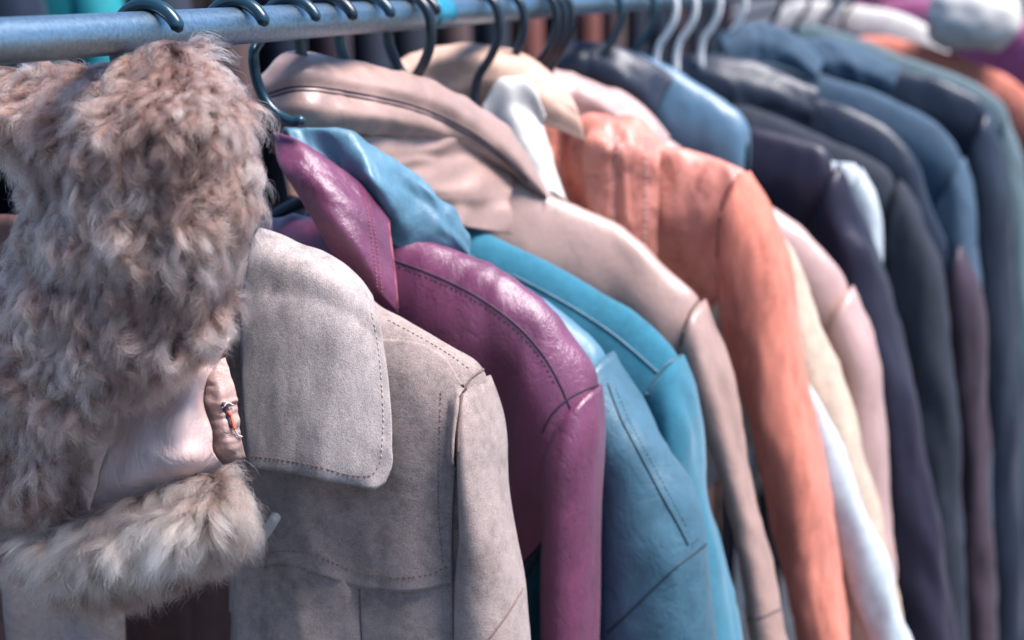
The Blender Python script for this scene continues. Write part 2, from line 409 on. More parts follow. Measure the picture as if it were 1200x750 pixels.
def seam(name, b, pts, mat, parent, rad=.0009, lift=.0002, n=70):
    h = drop_line(b, pts, n)
    if len(h) < 4: return
    p = np.array([a+c*lift for a, c in h])
    for _ in range(2): p[1:-1] = (p[:-2]+2*p[1:-1]+p[2:])/4
    return tube(name, p, rad, mat, parent, 6)
def stitches(b, lines, mat, parent, step=.0042, ln=.0028, rad=.00045, name='stitching', lift=.0002):
    parts = []
    for pts in lines:
        h = drop_line(b, pts, 160)
        if len(h) < 4: continue
        p = np.array([a for a, c in h]); nn = np.array([c for a, c in h])
        s = np.concatenate([[0], np.cumsum(np.linalg.norm(np.diff(p, axis=0), axis=1))])
        for q in np.arange(step*.5, s[-1]-ln, step*1.0):
            q = q+random.uniform(-.15, .15)*step
            e = []
            for z in (q, q+ln*.5, q+ln*random.uniform(.85, 1.1)):
                e.append(np.array([np.interp(z, s, p[:, i]) for i in range(3)])+lift*np.array([np.interp(z, s, nn[:, i]) for i in range(3)]))
            e[1] = e[1]+.4*rad*np.array([np.interp(q, s, nn[:, i]) for i in range(3)])
            t = e[2]-e[0]; t /= np.linalg.norm(t)+1e-9; a = np.cross(t, [0.3, .8, .1]); a /= np.linalg.norm(a); c = np.cross(t, a)
            v = []
            for k, z in enumerate(e):
                rr = rad if k == 1 else rad*.6
                v += [z+rr*a, z+rr*c, z-rr*a, z-rr*c]
            f = [[k*4+i, k*4+(i+1) % 4, k*4+4+(i+1) % 4, k*4+4+i] for k in (0, 1) for i in range(4)]+[[3, 2, 1, 0], [8, 9, 10, 11]]
            parts.append((np.array(v), f))
    if parts:
        V, F = merge(parts); return mesh(name, V, F, mat, parent, kind='stuff')

def zroot(Y): return (0, Y, H-1.05)
LW = [(.0035, (16, 16, 7), 'f'), (.0016, (55, 55, 22), 'r')]         # leather drape
SW = [(.004, (13, 13, 6), 'f'), (.0008, (60, 60, 30), 'n')]

# ================================================================== 1 beige suede coat
YS = .95
hanger(.94, 'teal plastic hanger hook beside the shaggy fur collar, over the suede coat')
c = thing('suede_coat', 'beige suede coat with wide pointed collar beside the shaggy fur collar', 'coat', zroot(YS))
acc = Acc()
rid = [(395, 312, YS), (440, 358, YS), (470, 373, YS), (500, 391, YS), (530, 409, YS), (556, 427, YS)]
BO, _ = shell('body', rid, M['suede'], c, T=.036, L=.8, rnd=.035, wr=SW, acc=acc, folds=.004, taper=.06, recede=0, mx=1.35,
      mask=lambda q, fr: fr & (q[:, 0] > P(150, 720, .91)[0]) & (q[:, 0] < P(272, 720, .91)[0]) & (q[:, 2] < H-.14), seed=1)
patch('lining', [[(-30, 250, .96), (150, 260, .96), (330, 300, .96)], [(-30, 500, .968), (150, 500, .968), (330, 500, .968)], [(-30, 780, .975), (150, 780, .975), (330, 780, .975)]], M['lining'], c, 60, 40, .002, [(.01, (45, 20, 4), 'f')])
SL, _ = sleeve('sleeve', [(541, 476, 570, 436, YS), (537, 520, 589, 480, YS-.005), (536, 580, 600, 560, YS-.01), (535, 640, 608, 630, YS-.01), (533, 700, 616, 700, YS-.01), (531, 770, 623, 770, YS-.01)],
       M['suede'], c, .040, [(.005, (18, 18, 8), 'f'), (.0006, (120, 120, 60), 'n')], acc, Lz=.6)
b0 = acc.bvh()
# yoke and lower panels lie on the body
yk = Acc()
YO, _ = patch('front_yoke', [[(285, 400), (420, 400), (470, 400), (520, 420), (543, 452)],
                     [(288, 560), (360, 560), (420, 560), (490, 560), (534, 560)],
                     [(290, 620), (360, 620), (420, 630), (490, 630), (531, 620)],
                     [(292, 664), (340, 660), (380, 673), (430, 688), (470, 692), (505, 688), (530, 680)]], M['suede'], c, 70, 70, .0022, [(.0022, (30, 30, 14), 'f')], yk, b0, .0045)
patch('front_panel', [[(272, 640), (330, 640), (380, 650), (422, 665)], [(272, 700), (330, 700), (380, 700), (423, 710)], [(268, 790), (330, 790), (380, 790), (427, 790)]], M['suede'], c, 50, 40, .002, [(.006, (40, 40, 6), 'f')], yk, b0, .0022)
patch('side_panel', [[(424, 665), (470, 668), (500, 665), (531, 660)], [(425, 710), (470, 710), (500, 710), (531, 710)], [(429, 790), (470, 790), (500, 790), (531, 790)]], M['suede'], c, 40, 40, .002, [(.003, (40, 40, 8), 'f')], yk, b0, .0020)
# collar
ca = Acc()
rows = [[(300, 292, .955), (345, 306, .953), (390, 320, .953), (420, 340, .953), (442, 364, .952)],
        [(304, 266, .925), (345, 281, .922), (385, 298, .922), (416, 319, .924), (440, 347, .928)],
        [(298, 276, .910), (340, 291, .907), (381, 309, .908), (414, 331, .912), (443, 360, .919)],
        [(283, 345, .890), (330, 348, .888), (375, 358, .890), (415, 378, .897), (451, 405, .908)],
        [(284, 430, .880), (330, 430, .877), (375, 435, .880), (420, 445, .888), (458, 465, .901)],
        [(287, 500, .872), (330, 505, .869), (375, 510, .872), (420, 518, .882), (460, 522, .897)],
        [(290, 541, .868), (330, 546, .866), (375, 554, .870), (420, 563, .880), (457, 556, .895)],
        [(292, 549, .867), (330, 554, .866), (374, 562, .870), (416, 571, .880), (441, 574, .887), (452, 568, .893)]]
CO, _ = patch('collar', rows, M['suedecollar'], c, 90, 100, .0045, [(.004, (22, 22, 12), 'f'), (.0008, (70, 70, 40), 'n')], ca, lip=.0008)
bc = ca.bvh(); by = yk.bvh()
stitches(bc, [[(293, 534), (335, 539), (375, 547), (415, 557), (436, 556), (446, 540)]], M['thread'], CO, .0040, .0026, .0004)
stitches(bc, [[(446, 540), (449, 500), (447, 450), (442, 400), (434, 360)]], M['paleth'], CO, .0045, .003, .00045)
stitches(by, [[(300, 651), (330, 646), (360, 648), (400, 663), (440, 674), (480, 676), (510, 671), (526, 662)], [(517, 455), (515, 520), (514, 600), (519, 660)]], M['thread'], YO, .0042, .0024, .00045)
stitches(b0, [[(452, 374), (490, 394), (530, 418), (552, 434)]], M['thread'], c, .0042, .0024, .00045)
seam('armhole_seam', b0, [(566, 433), (551, 444), (543, 460), (539, 490), (537, 530)], M['suededk'], SL, .0011)
seam('crease_shade', b0, [(612, 690), (597, 715), (570, 752)], M['suededk'], SL, .0009)  # brown line painting the shade of the lower sleeve crease, no sewn seam
# toggle
tg = P(np.array([303, 313, 323]), np.array([636, 622, 606]), np.array([.888, .884, .878]))
tube('toggle', cr(tg, 8), .0042, M['ivory'], c, 12)

# ================================================================== 2 purple leather jacket
YP = 1.08
hanger(1.08, 'dark plastic hanger hook over the purple leather jacket', mat='hookdk')
c = thing('leather_jacket', 'purple leather jacket with stitched collar behind the beige suede coat', 'jacket', zroot(YP))
acc = Acc()
PW = [(.0035, (15, 15, 7), 'f'), (.0004, (50, 50, 20), 'r'), (.0002, (130, 130, 70), 'r')]
rid = [(440, 258, YP), (490, 275, YP), (530, 290, YP), (570, 308, YP), (610, 331, YP), (642, 358, YP), (668, 392, YP), (688, 425, YP)]
BO, _ = shell('body', rid, M['purple'], c, T=.040, L=.7, rnd=.05, wr=PW+[(.004, (42, 42, 8), 'f')], acc=acc, folds=.010, fold0=.012, seed=2, taper=.5, nU=140, nJ=90)
SL, _ = sleeve('sleeve', [(642, 512, 704, 449, YP), (632, 545, 710, 487, YP-.004), (631, 600, 709, 570, YP-.006), (630, 660, 706, 650, YP-.006), (632, 710, 704, 710, YP-.006), (634, 770, 702, 770, YP-.006)],
       M['purple'], c, .043, PW, acc, n=80, nr=120, Lz=.6)
b0 = acc.bvh()
ca = Acc()
rows = [[(318, 175, 1.025), (350, 185, 1.03), (385, 210, 1.045), (420, 240, 1.06), (452, 272, 1.075)],
        [(321, 152, 1.01), (352, 165, 1.01), (388, 190, 1.02), (425, 220, 1.035), (456, 258, 1.05)],
        [(324, 185, .99), (360, 195, .988), (395, 215, .995), (430, 245, 1.01), (460, 285, 1.03)],
        [(345, 222, .985), (375, 235, .98), (405, 255, .985), (435, 285, 1.0), (463, 320, 1.02)],
        [(368, 262, .985), (395, 275, .98), (420, 295, .985), (443, 322, .997), (466, 350, 1.014)],
        [(392, 305, .998), (415, 318, .995), (432, 332, .995), (450, 350, 1.0), (467, 368, 1.015)]]
CO, _ = patch('collar', rows, M['purple'], c, 100, 100, .004, [(.003, (26, 26, 14), 'f'), (.0006, (90, 90, 60), 'r')], ca, lip=.001)
bc = ca.bvh()
stitches(bc, [[(427, 230), (434, 270), (439, 310), (443, 342)], [(432, 236), (439, 272), (444, 312), (448, 346)]], M['pinkthread'], CO, .0032, .0024, .0005)
seam('edge_piping', bc, [(455, 262), (460, 300), (464, 335), (466, 362)], M['pinkthread'], CO, .0007)
seam('front_seam', b0, [(462, 305), (500, 319), (540, 337), (580, 361), (613, 388), (638, 418), (657, 452), (668, 478)], M['seam'], BO, .0009)
stitches(b0, [[(464, 311), (500, 325), (540, 343), (578, 366), (610, 392), (634, 421), (652, 454)]], M['seam'], c, .005, .003, .0006, lift=.0)
seam('armhole_seam', b0, [(704, 450), (682, 458), (660, 472), (645, 488), (636, 506)], M['seam'], SL, .0009)

# ================================================================== 3 slate blue leather coat
YB = 1.16
hanger(1.15, 'teal plastic hanger hook over the slate blue leather coat')
c = thing('leather_coat', 'slate blue leather coat with pale blue collar behind the purple jacket', 'coat', zroot(YB))
acc = Acc()
rid = [(520, 285, YB), (560, 304, YB), (600, 328, YB), (640, 353, YB), (675, 382, YB), (705, 412, YB)]
BO, _ = shell('body', rid, M['slatecollar'], c, T=.036, L=.75, rnd=.04, wr=LW, acc=acc, seed=3, nU=110)
SL, _ = sleeve('sleeve', [(672, 470, 716, 410, YB), (676, 520, 752, 470, YB), (680, 580, 796, 545, YB), (688, 650, 826, 622, YB), (694, 700, 832, 680, YB), (700, 775, 842, 775, YB)],
       M['slate'], c, .046, [(.009, (16, 16, 9), 'f'), (.002, (60, 60, 30), 'f')], acc, n=64, nr=90, Lz=.6)
b0 = acc.bvh()
rows = [[(330, 172, 1.05), (380, 170, 1.06), (430, 188, 1.08), (480, 215, 1.11), (520, 250, 1.14), (545, 285, 1.155)],
        [(333, 150, 1.035), (375, 150, 1.04), (430, 168, 1.06), (485, 205, 1.085), (525, 238, 1.11), (548, 275, 1.125)],
        [(345, 175, 1.02), (395, 185, 1.045), (435, 205, 1.03), (485, 230, 1.075), (525, 262, 1.09), (551, 296, 1.115)],
        [(380, 215, 1.025), (420, 235, 1.045), (455, 250, 1.045), (490, 265, 1.07), (525, 285, 1.09), (551, 305, 1.115)],
        [(420, 270, 1.045), (445, 280, 1.055), (470, 290, 1.065), (495, 300, 1.08), (525, 308, 1.10), (550, 315, 1.12)]]
CO, _ = patch('collar', rows, M['slatecollar'], c, 90, 70, .004, [(.008, (26, 26, 18), 'f'), (.003, (60, 60, 40), 'f')], None)
seam('sleeve_seam', b0, [(712, 450), (727, 490), (748, 530), (772, 575), (800, 626), (806, 638)], M['bluethread'], SL, .0010)
seam('elbow_seam', b0, [(829, 636), (800, 658), (765, 690), (735, 720), (712, 742)], M['bluethread'], SL, .0011)
stitches(b0, [[(808, 640), (820, 630)], [(720, 452), (735, 488), (756, 528), (780, 572), (806, 620)]], M['bluethread'], c, .004, .0025, .0004)

# ================================================================== 4 turquoise suede coat
YT = 1.25
hanger(1.245, 'dark plastic hanger hook over the turquoise suede coat', mat='hookdk')
c = thing('suede_coat', 'turquoise suede coat between the slate blue and taupe leather coats', 'coat', zroot(YT))
acc = Acc()
rid = [(540, 262, YT), (580, 279, YT), (620, 299, YT), (660, 319, YT), (700, 341, YT), (740, 366, YT), (772, 393, YT), (790, 412, YT)]
BO, _ = shell('body', rid, M['turq'], c, T=.040, L=.8, rnd=.06, wr=SW, acc=acc, seed=4, nU=110)
SL, _ = sleeve('sleeve', [(757, 470, 797, 415, YT), (765, 520, 818, 470, YT), (782, 590, 832, 560, YT), (792, 650, 846, 640, YT), (800, 710, 859, 710, YT), (808, 775, 872, 775, YT)],
       M['turq'], c, .042, [(.009, (26, 26, 6), 'f'), (.003, (40, 40, 30), 'f')], acc, Lz=.65)
b0 = acc.bvh()
seam('shoulder_seam', b0, [(600, 322), (640, 343), (680, 366), (720, 393), (750, 418), (772, 438)], M['slate'], BO, .0013)
seam('armhole_seam', b0, [(797, 417), (780, 428), (766, 445), (758, 462)], M['slate'], SL, .0013)

# ================================================================== S hook
t = thing('hanging_hook', 'teal S-shaped hook hanging free in front of the taupe leather collar', 'hook', (0, 1.02, H))
q = cr(hookpath(0, .027, 1)[:22], 50)
low = P(np.array([297, 299, 306, 318, 334, 347, 353]), np.array([62, 85, 108, 127, 139, 143, 141]), np.full(7, 1.0))
p = np.concatenate([np.stack([q[:, 0], np.full(50, 1.02), q[:, 1]+H], 1), low]); tube('wire', cr(p, 90), .0044, M['hook'], t, 14)

# ================================================================== 5 taupe leather jacket
YA = 1.36
hanger(1.225, 'dark plastic hanger with its closed hook side before the rail, over the taupe jacket', side=-1, mat='hookdk')
c = thing('leather_jacket', 'taupe leather jacket with big double seamed collar behind the turquoise coat', 'jacket', zroot(YA))
acc = Acc()
rid = [(465, 176, 1.22), (540, 186, 1.28), (600, 205, 1.315), (640, 226, 1.335), (680, 244, 1.35), (720, 262, YA), (757, 288, YA), (790, 320, YA), (815, 347, YA)]
BO, _ = shell('body', rid, M['taupe'], c, T=.042, L=.7, rnd=.08, wr=[(.005, (16, 16, 9), 'f'), (.0015, (50, 50, 25), 'n')], acc=acc, seed=5, nU=120, mx=.3)
SL, _ = sleeve('sleeve', [(800, 412, 822, 350, YA), (815, 470, 851, 415, YA), (838, 540, 875, 520, YA), (855, 610, 893, 605, YA), (870, 690, 910, 685, YA), (887, 775, 928, 775, YA)],
       M['taupe'], c, .045, [(.008, (24, 24, 6), 'f'), (.003, (45, 45, 28), 'f')], acc, Lz=.62)
b0 = acc.bvh(); ca = Acc()
rows = [[(318, 100, 1.09), (350, 85, 1.11), (430, 96, 1.18), (520, 118, 1.26), (590, 165, 1.33), (640, 234, 1.36)],
        [(304, 92, 1.07), (335, 64, 1.08), (420, 73, 1.145), (510, 96, 1.225), (588, 140, 1.30), (645, 228, 1.34)],
        [(303, 104, 1.055), (340, 84, 1.055), (420, 92, 1.115), (505, 112, 1.195), (580, 152, 1.275), (644, 229, 1.33)],
        [(308, 116, 1.055), (345, 104, 1.055), (420, 112, 1.11), (500, 131, 1.19), (576, 166, 1.268), (642, 230, 1.325)],
        [(316, 127, 1.05), (355, 127, 1.05), (425, 134, 1.10), (495, 149, 1.18), (572, 182, 1.275), (639, 231, 1.325)],
        [(324, 142, 1.056), (360, 150, 1.06), (425, 158, 1.11), (490, 166, 1.19), (565, 194, 1.295), (636, 233, 1.335)]]
CO, _ = patch('collar', rows, M['taupe'], c, 110, 70, .005, [(.006, (22, 22, 16), 'f'), (.002, (60, 60, 40), 'n')], ca, lip=.001)
patch('collar_stand', [[(320, 115, 1.065), (430, 125, 1.13), (520, 145, 1.22), (600, 192, 1.315)], [(325, 150, 1.064), (430, 165, 1.125), (520, 182, 1.215), (600, 212, 1.305)], [(330, 185, 1.06), (430, 205, 1.115), (520, 222, 1.205), (600, 240, 1.28)], [(340, 230, 1.06), (430, 250, 1.115), (520, 262, 1.20), (600, 275, 1.275)]], M['taupe'], c, 70, 50, .004, [(.008, (20, 20, 45), 'f')])
bc = ca.bvh()
for dy in (-2.5, 2.5):
    seam('collar_seam', bc, [(312, 113+dy), (345, 104+dy), (390, 107+dy), (430, 114+dy), (480, 125+dy), (522, 141+dy), (560, 162+dy), (592, 187+dy), (618, 211+dy)], M['brown'], CO, .0010)
seam('armhole_seam', b0, [(820, 350), (808, 368), (801, 388), (798, 405)], M['brown'], SL, .0012)
seam('cuff_seam', b0, [(868, 727), (890, 724), (914, 714)], M['brown'], SL, .0008)

# ================================================================== 6 ivory coat with peach lining
YI = 1.45
hanger(1.39, 'dark plastic hanger with its closed hook side before the rail, over the ivory coat', side=-1, mat='hookdk')
c = thing('cotton_coat', 'ivory coat with peach lined collar behind the taupe leather collar', 'coat', zroot(YI))
acc = Acc()
BO, _ = shell('body', [(590, 150, YI), (630, 195, YI), (670, 245, YI), (700, 285, YI), (740, 330, YI)], M['ivory'], c, T=.036, L=.7, rnd=.05, wr=SW, acc=acc, seed=6)
CO, _ = patch('collar', [[(462, 95, 1.40), (500, 82, 1.43), (570, 80, 1.47), (620, 90, 1.50), (660, 120, 1.51)], [(462, 72, 1.38), (500, 58, 1.42), (575, 53, 1.46), (612, 62, 1.49), (660, 100, 1.50)],
                 [(464, 82, 1.37), (505, 66, 1.40), (575, 62, 1.43), (615, 75, 1.46), (672, 118, 1.47)], [(470, 98, 1.37), (510, 92, 1.40), (575, 90, 1.42), (620, 100, 1.44), (680, 140, 1.46)],
                 [(480, 130, 1.39), (520, 130, 1.41), (575, 130, 1.43), (620, 140, 1.44), (685, 165, 1.46)]], M['peach'], c, 60, 40, .005, [(.006, (30, 30, 20), 'f')])
patch('lapel', [[(572, 118, 1.42), (595, 98, 1.43), (612, 98, 1.44), (622, 120, 1.45)], [(568, 122, 1.40), (592, 92, 1.41), (614, 92, 1.42), (630, 122, 1.43)], [(580, 145, 1.39), (600, 125, 1.39), (620, 130, 1.405), (638, 150, 1.42)], [(610, 180, 1.385), (622, 170, 1.39), (635, 175, 1.40), (650, 190, 1.42)], [(640, 230, 1.385), (645, 225, 1.39), (655, 228, 1.40), (665, 238, 1.42)]], M['ivory'], c, 50, 40, .005, [(.006, (30, 30, 20), 'f')])

# ================================================================== 7 coral suede jacket
YC = 1.54
hanger(1.46, 'dark plastic hanger with its closed hook side before the rail, over the coral jacket', side=-1, mat='hookdk')
c = thing('suede_jacket', 'coral suede jacket with stitched lapel and worn dark patches beside the taupe jacket', 'jacket', zroot(YC))
acc = Acc()
rid = [(690, 140, YC), (740, 146, YC), (780, 170, YC), (815, 178, YC), (850, 190, YC), (872, 205, YC)]
BO, _ = shell('body', rid, M['coralbody'], c, T=.038, L=.75, rnd=.05, wr=[(.012, (30, 30, 7), 'f'), (.002, (60, 60, 30), 'r')], acc=acc, folds=.010, seed=7, nU=120)
SL, _ = sleeve('sleeve', [(838, 285, 876, 200, YC), (842, 350, 912, 262, YC), (856, 420, 938, 385, YC), (880, 500, 957, 490, YC), (905, 600, 973, 600, YC), (925, 690, 985, 690, YC), (940, 775, 997, 775, YC)],
       M['coral'], c, .048, [(.010, (26, 26, 6), 'f'), (.004, (60, 60, 22), 'f')], acc, n=64, Lz=.66)
ca = Acc()
rows = [[(625, 165, 1.52), (660, 150, 1.54), (690, 148, 1.55), (730, 146, 1.56), (770, 168, 1.56)],
        [(628, 150, 1.50), (665, 142, 1.51), (695, 136, 1.52), (740, 138, 1.52), (775, 163, 1.53)],
        [(630, 175, 1.48), (660, 172, 1.50), (690, 158, 1.475), (735, 165, 1.48), (774, 185, 1.50)],
        [(640, 215, 1.48), (665, 212, 1.50), (692, 200, 1.47), (730, 205, 1.47), (772, 225, 1.49)],
        [(660, 260, 1.48), (680, 258, 1.50), (698, 250, 1.47), (730, 255, 1.47), (770, 270, 1.485)],
        [(690, 300, 1.49), (700, 300, 1.495), (715, 300, 1.48), (740, 305, 1.475), (770, 310, 1.485)]]
CO, _ = patch('lapel', rows, M['coralbody'], c, 90, 70, .005, [(.012, (30, 30, 12), 'f'), (.0015, (90, 90, 40), 'r')], ca)
bc = ca.bvh()
stitches(bc, [[(725, 150), (722, 200), (718, 250), (722, 285)], [(752, 155), (757, 200), (757, 250), (755, 290)]], M['ivory'], CO, .007, .004, .0009)
b0 = acc.bvh()
seam('armhole_seam', b0, [(868, 203), (852, 225), (843, 260), (840, 300)], M['rust'], SL, .0015)

# ================================================================== coats further along
def far_coat(name, label, cat, Y, ridge, sl_, mat, smat=None, collar=None, cmat=None, hk=None, T=.036, b=.045, rnd=.05, L=.75, Lz=.65, folds=.008, seed=0, mx=.75):
    c = thing(name, label, cat, zroot(Y)); acc = Acc()
    shell('body', [(x, y, Y) for x, y in ridge], M[mat], c, T=T, L=L, rnd=rnd, wr=LW, acc=acc, seed=seed, nU=80, nJ=45, folds=folds, mx=mx)
    if sl_: sleeve('sleeve', [(*q, Y) for q in sl_], M[smat or mat], c, b, [(.014, (22, 22, 5), 'f'), (.004, (50, 50, 18), 'f')], acc, n=36, nr=50, Lz=Lz)
    if collar: patch('collar', collar, M[cmat or mat], c, 50, 36, .005, [(.006, (26, 26, 18), 'f')])
    return c
hanger(1.56, 'dark plastic hanger with its closed hook side before the rail, over the cream coat', side=-1, mat='hookdk')
far_coat('cotton_coat', 'cream cotton coat whose long sleeve hangs beside the coral sleeve', 'coat', 1.64,
  [(720, 150), (780, 175), (840, 215), (880, 250)], [(870, 300, 893, 250), (890, 380, 942, 320), (925, 480, 992, 460), (950, 560, 1020, 555), (965, 640, 1038, 640), (980, 775, 1062, 775)], 'cream', seed=8)
hanger(1.585, 'dark plastic hanger over the white cotton jacket with narrow sleeve', side=-1, mat='hookdk')
far_coat('cotton_jacket', 'white cotton jacket with narrow sleeve in front of the cream sleeve', 'jacket', 1.60,
  [(700, 190), (780, 250), (850, 330), (900, 400)], [(905, 470, 948, 430), (935, 520, 977, 500), (960, 580, 1008, 578), (985, 660, 1037, 655), (1005, 720, 1056, 720), (1020, 775, 1076, 775)], 'white', b=.02, T=.012, seed=9)
hanger(1.61, 'dark plastic hanger with its closed hook side before the rail, over the dusty pink jacket', side=-1, mat='hookdk')
far_coat('leather_jacket', 'dusty pink leather jacket with smooth collar behind the coral jacket', 'jacket', 1.74,
  [(700, 120), (760, 150), (840, 200), (900, 238), (935, 262), (965, 294), (988, 325)], [(965, 400, 996, 335), (975, 440, 1022, 385), (985, 520, 1036, 500), (990, 600, 1044, 600), (990, 680, 1048, 680), (990, 775, 1050, 775)], 'pink',
  collar=[[(640, 100, 1.66), (690, 110, 1.70), (740, 135, 1.72), (780, 170, 1.72)], [(645, 78, 1.64), (692, 92, 1.67), (740, 115, 1.69), (784, 160, 1.70)], [(650, 95, 1.62), (692, 108, 1.64), (735, 135, 1.66), (778, 175, 1.68)], [(665, 140, 1.62), (700, 145, 1.64), (735, 165, 1.66), (770, 200, 1.68)]], seed=10)
hanger(1.80, 'teal plastic hanger over the light blue leather jacket', side=-1)
far_coat('leather_jacket', 'light blue leather jacket with glossy shoulder and dark navy inside', 'jacket', 1.86,
  [(745, 62), (780, 75), (820, 100), (850, 120), (872, 140)], None, 'sky', seed=11,
  collar=[[(640, 70, 1.80), (690, 60, 1.83), (740, 75, 1.86), (780, 110, 1.87)], [(642, 56, 1.79), (690, 48, 1.81), (745, 60, 1.83), (790, 92, 1.85)], [(640, 68, 1.77), (690, 66, 1.79), (735, 82, 1.80), (775, 118, 1.82)], [(640, 120, 1.78), (690, 125, 1.79), (730, 135, 1.80), (770, 160, 1.82)]], cmat='navy')
hanger(1.95, 'teal plastic hanger over the dark purple leather coat', side=-1)
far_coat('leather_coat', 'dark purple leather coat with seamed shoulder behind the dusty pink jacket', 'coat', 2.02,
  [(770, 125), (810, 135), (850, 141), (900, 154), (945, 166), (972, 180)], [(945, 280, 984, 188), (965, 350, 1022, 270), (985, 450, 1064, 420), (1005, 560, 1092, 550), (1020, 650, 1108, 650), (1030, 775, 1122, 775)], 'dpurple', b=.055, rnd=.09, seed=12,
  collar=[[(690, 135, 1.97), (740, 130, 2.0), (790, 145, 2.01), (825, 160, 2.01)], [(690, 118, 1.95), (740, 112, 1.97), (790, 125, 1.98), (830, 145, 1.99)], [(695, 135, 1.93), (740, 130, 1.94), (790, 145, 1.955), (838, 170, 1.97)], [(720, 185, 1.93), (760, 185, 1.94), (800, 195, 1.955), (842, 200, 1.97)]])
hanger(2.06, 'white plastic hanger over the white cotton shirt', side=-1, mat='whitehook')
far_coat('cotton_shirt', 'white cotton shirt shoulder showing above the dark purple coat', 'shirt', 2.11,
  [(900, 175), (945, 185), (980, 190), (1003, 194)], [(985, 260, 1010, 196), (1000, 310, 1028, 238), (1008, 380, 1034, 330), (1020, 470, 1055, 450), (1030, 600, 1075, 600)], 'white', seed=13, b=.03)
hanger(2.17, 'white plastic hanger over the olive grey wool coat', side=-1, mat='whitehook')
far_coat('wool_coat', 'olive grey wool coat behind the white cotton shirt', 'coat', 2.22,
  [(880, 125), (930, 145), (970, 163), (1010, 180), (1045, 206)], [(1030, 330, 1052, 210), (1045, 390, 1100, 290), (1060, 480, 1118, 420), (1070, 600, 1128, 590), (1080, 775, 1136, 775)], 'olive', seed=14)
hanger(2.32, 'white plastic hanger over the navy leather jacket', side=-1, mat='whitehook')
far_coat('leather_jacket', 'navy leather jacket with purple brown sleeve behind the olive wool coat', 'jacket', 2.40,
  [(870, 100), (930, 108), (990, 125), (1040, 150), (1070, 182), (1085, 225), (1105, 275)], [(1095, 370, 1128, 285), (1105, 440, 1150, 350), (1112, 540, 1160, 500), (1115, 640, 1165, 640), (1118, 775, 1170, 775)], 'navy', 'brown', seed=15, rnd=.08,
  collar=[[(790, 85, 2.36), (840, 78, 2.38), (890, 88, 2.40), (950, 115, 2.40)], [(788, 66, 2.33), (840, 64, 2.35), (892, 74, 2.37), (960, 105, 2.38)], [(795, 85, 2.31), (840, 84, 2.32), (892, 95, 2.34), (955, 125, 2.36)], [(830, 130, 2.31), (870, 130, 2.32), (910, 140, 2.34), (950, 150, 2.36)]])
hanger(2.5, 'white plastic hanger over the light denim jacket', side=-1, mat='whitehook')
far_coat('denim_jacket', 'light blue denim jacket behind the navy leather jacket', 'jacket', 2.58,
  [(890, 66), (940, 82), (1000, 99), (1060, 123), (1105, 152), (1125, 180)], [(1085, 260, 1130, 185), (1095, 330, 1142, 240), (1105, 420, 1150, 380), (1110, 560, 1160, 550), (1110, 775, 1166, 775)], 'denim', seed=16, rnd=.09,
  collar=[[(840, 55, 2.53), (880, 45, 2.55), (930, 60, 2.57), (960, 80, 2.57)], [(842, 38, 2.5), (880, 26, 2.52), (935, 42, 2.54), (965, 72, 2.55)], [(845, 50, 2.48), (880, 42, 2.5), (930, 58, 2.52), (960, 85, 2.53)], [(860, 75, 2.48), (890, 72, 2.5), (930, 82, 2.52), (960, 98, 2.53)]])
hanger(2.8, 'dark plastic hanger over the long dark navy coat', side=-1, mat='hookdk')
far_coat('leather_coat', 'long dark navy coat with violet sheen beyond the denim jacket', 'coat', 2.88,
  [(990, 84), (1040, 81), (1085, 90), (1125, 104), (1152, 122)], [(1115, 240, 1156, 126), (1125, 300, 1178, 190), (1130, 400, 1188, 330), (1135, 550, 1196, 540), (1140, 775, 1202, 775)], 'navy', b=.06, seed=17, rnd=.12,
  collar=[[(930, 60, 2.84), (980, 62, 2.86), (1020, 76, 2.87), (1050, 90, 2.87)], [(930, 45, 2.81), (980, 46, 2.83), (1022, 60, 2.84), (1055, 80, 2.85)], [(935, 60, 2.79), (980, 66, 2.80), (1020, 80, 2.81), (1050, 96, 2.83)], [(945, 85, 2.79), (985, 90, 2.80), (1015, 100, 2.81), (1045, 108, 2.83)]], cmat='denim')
hanger(3.1, 'dark plastic hanger over the grey green coat', side=-1, mat='hookdk')
far_coat('cotton_coat', 'pale grey green coat beyond the long dark navy coat', 'coat', 3.2,
  [(950, 28), (1000, 42), (1050, 62), (1100, 80), (1150, 102), (1180, 128)], [(1150, 220, 1184, 134), (1165, 300, 1202, 200), (1170, 420, 1212, 380), (1175, 600, 1225, 600), (1180, 775, 1232, 775)], 'green', seed=18, rnd=.1)
hanger(3.4, 'dark plastic hanger over the far coral jacket', side=-1, mat='hookdk')
fc = far_coat('cotton_jacket', 'far coral jacket with white fleece hood beyond the grey green coat', 'jacket', 3.5,
  [(1040, 42), (1090, 55), (1140, 72), (1190, 96), (1215, 120)], [(1195, 200, 1220, 130), (1205, 300, 1245, 220), (1215, 420, 1255, 400), (1220, 600, 1262, 600)], 'coral', seed=19)
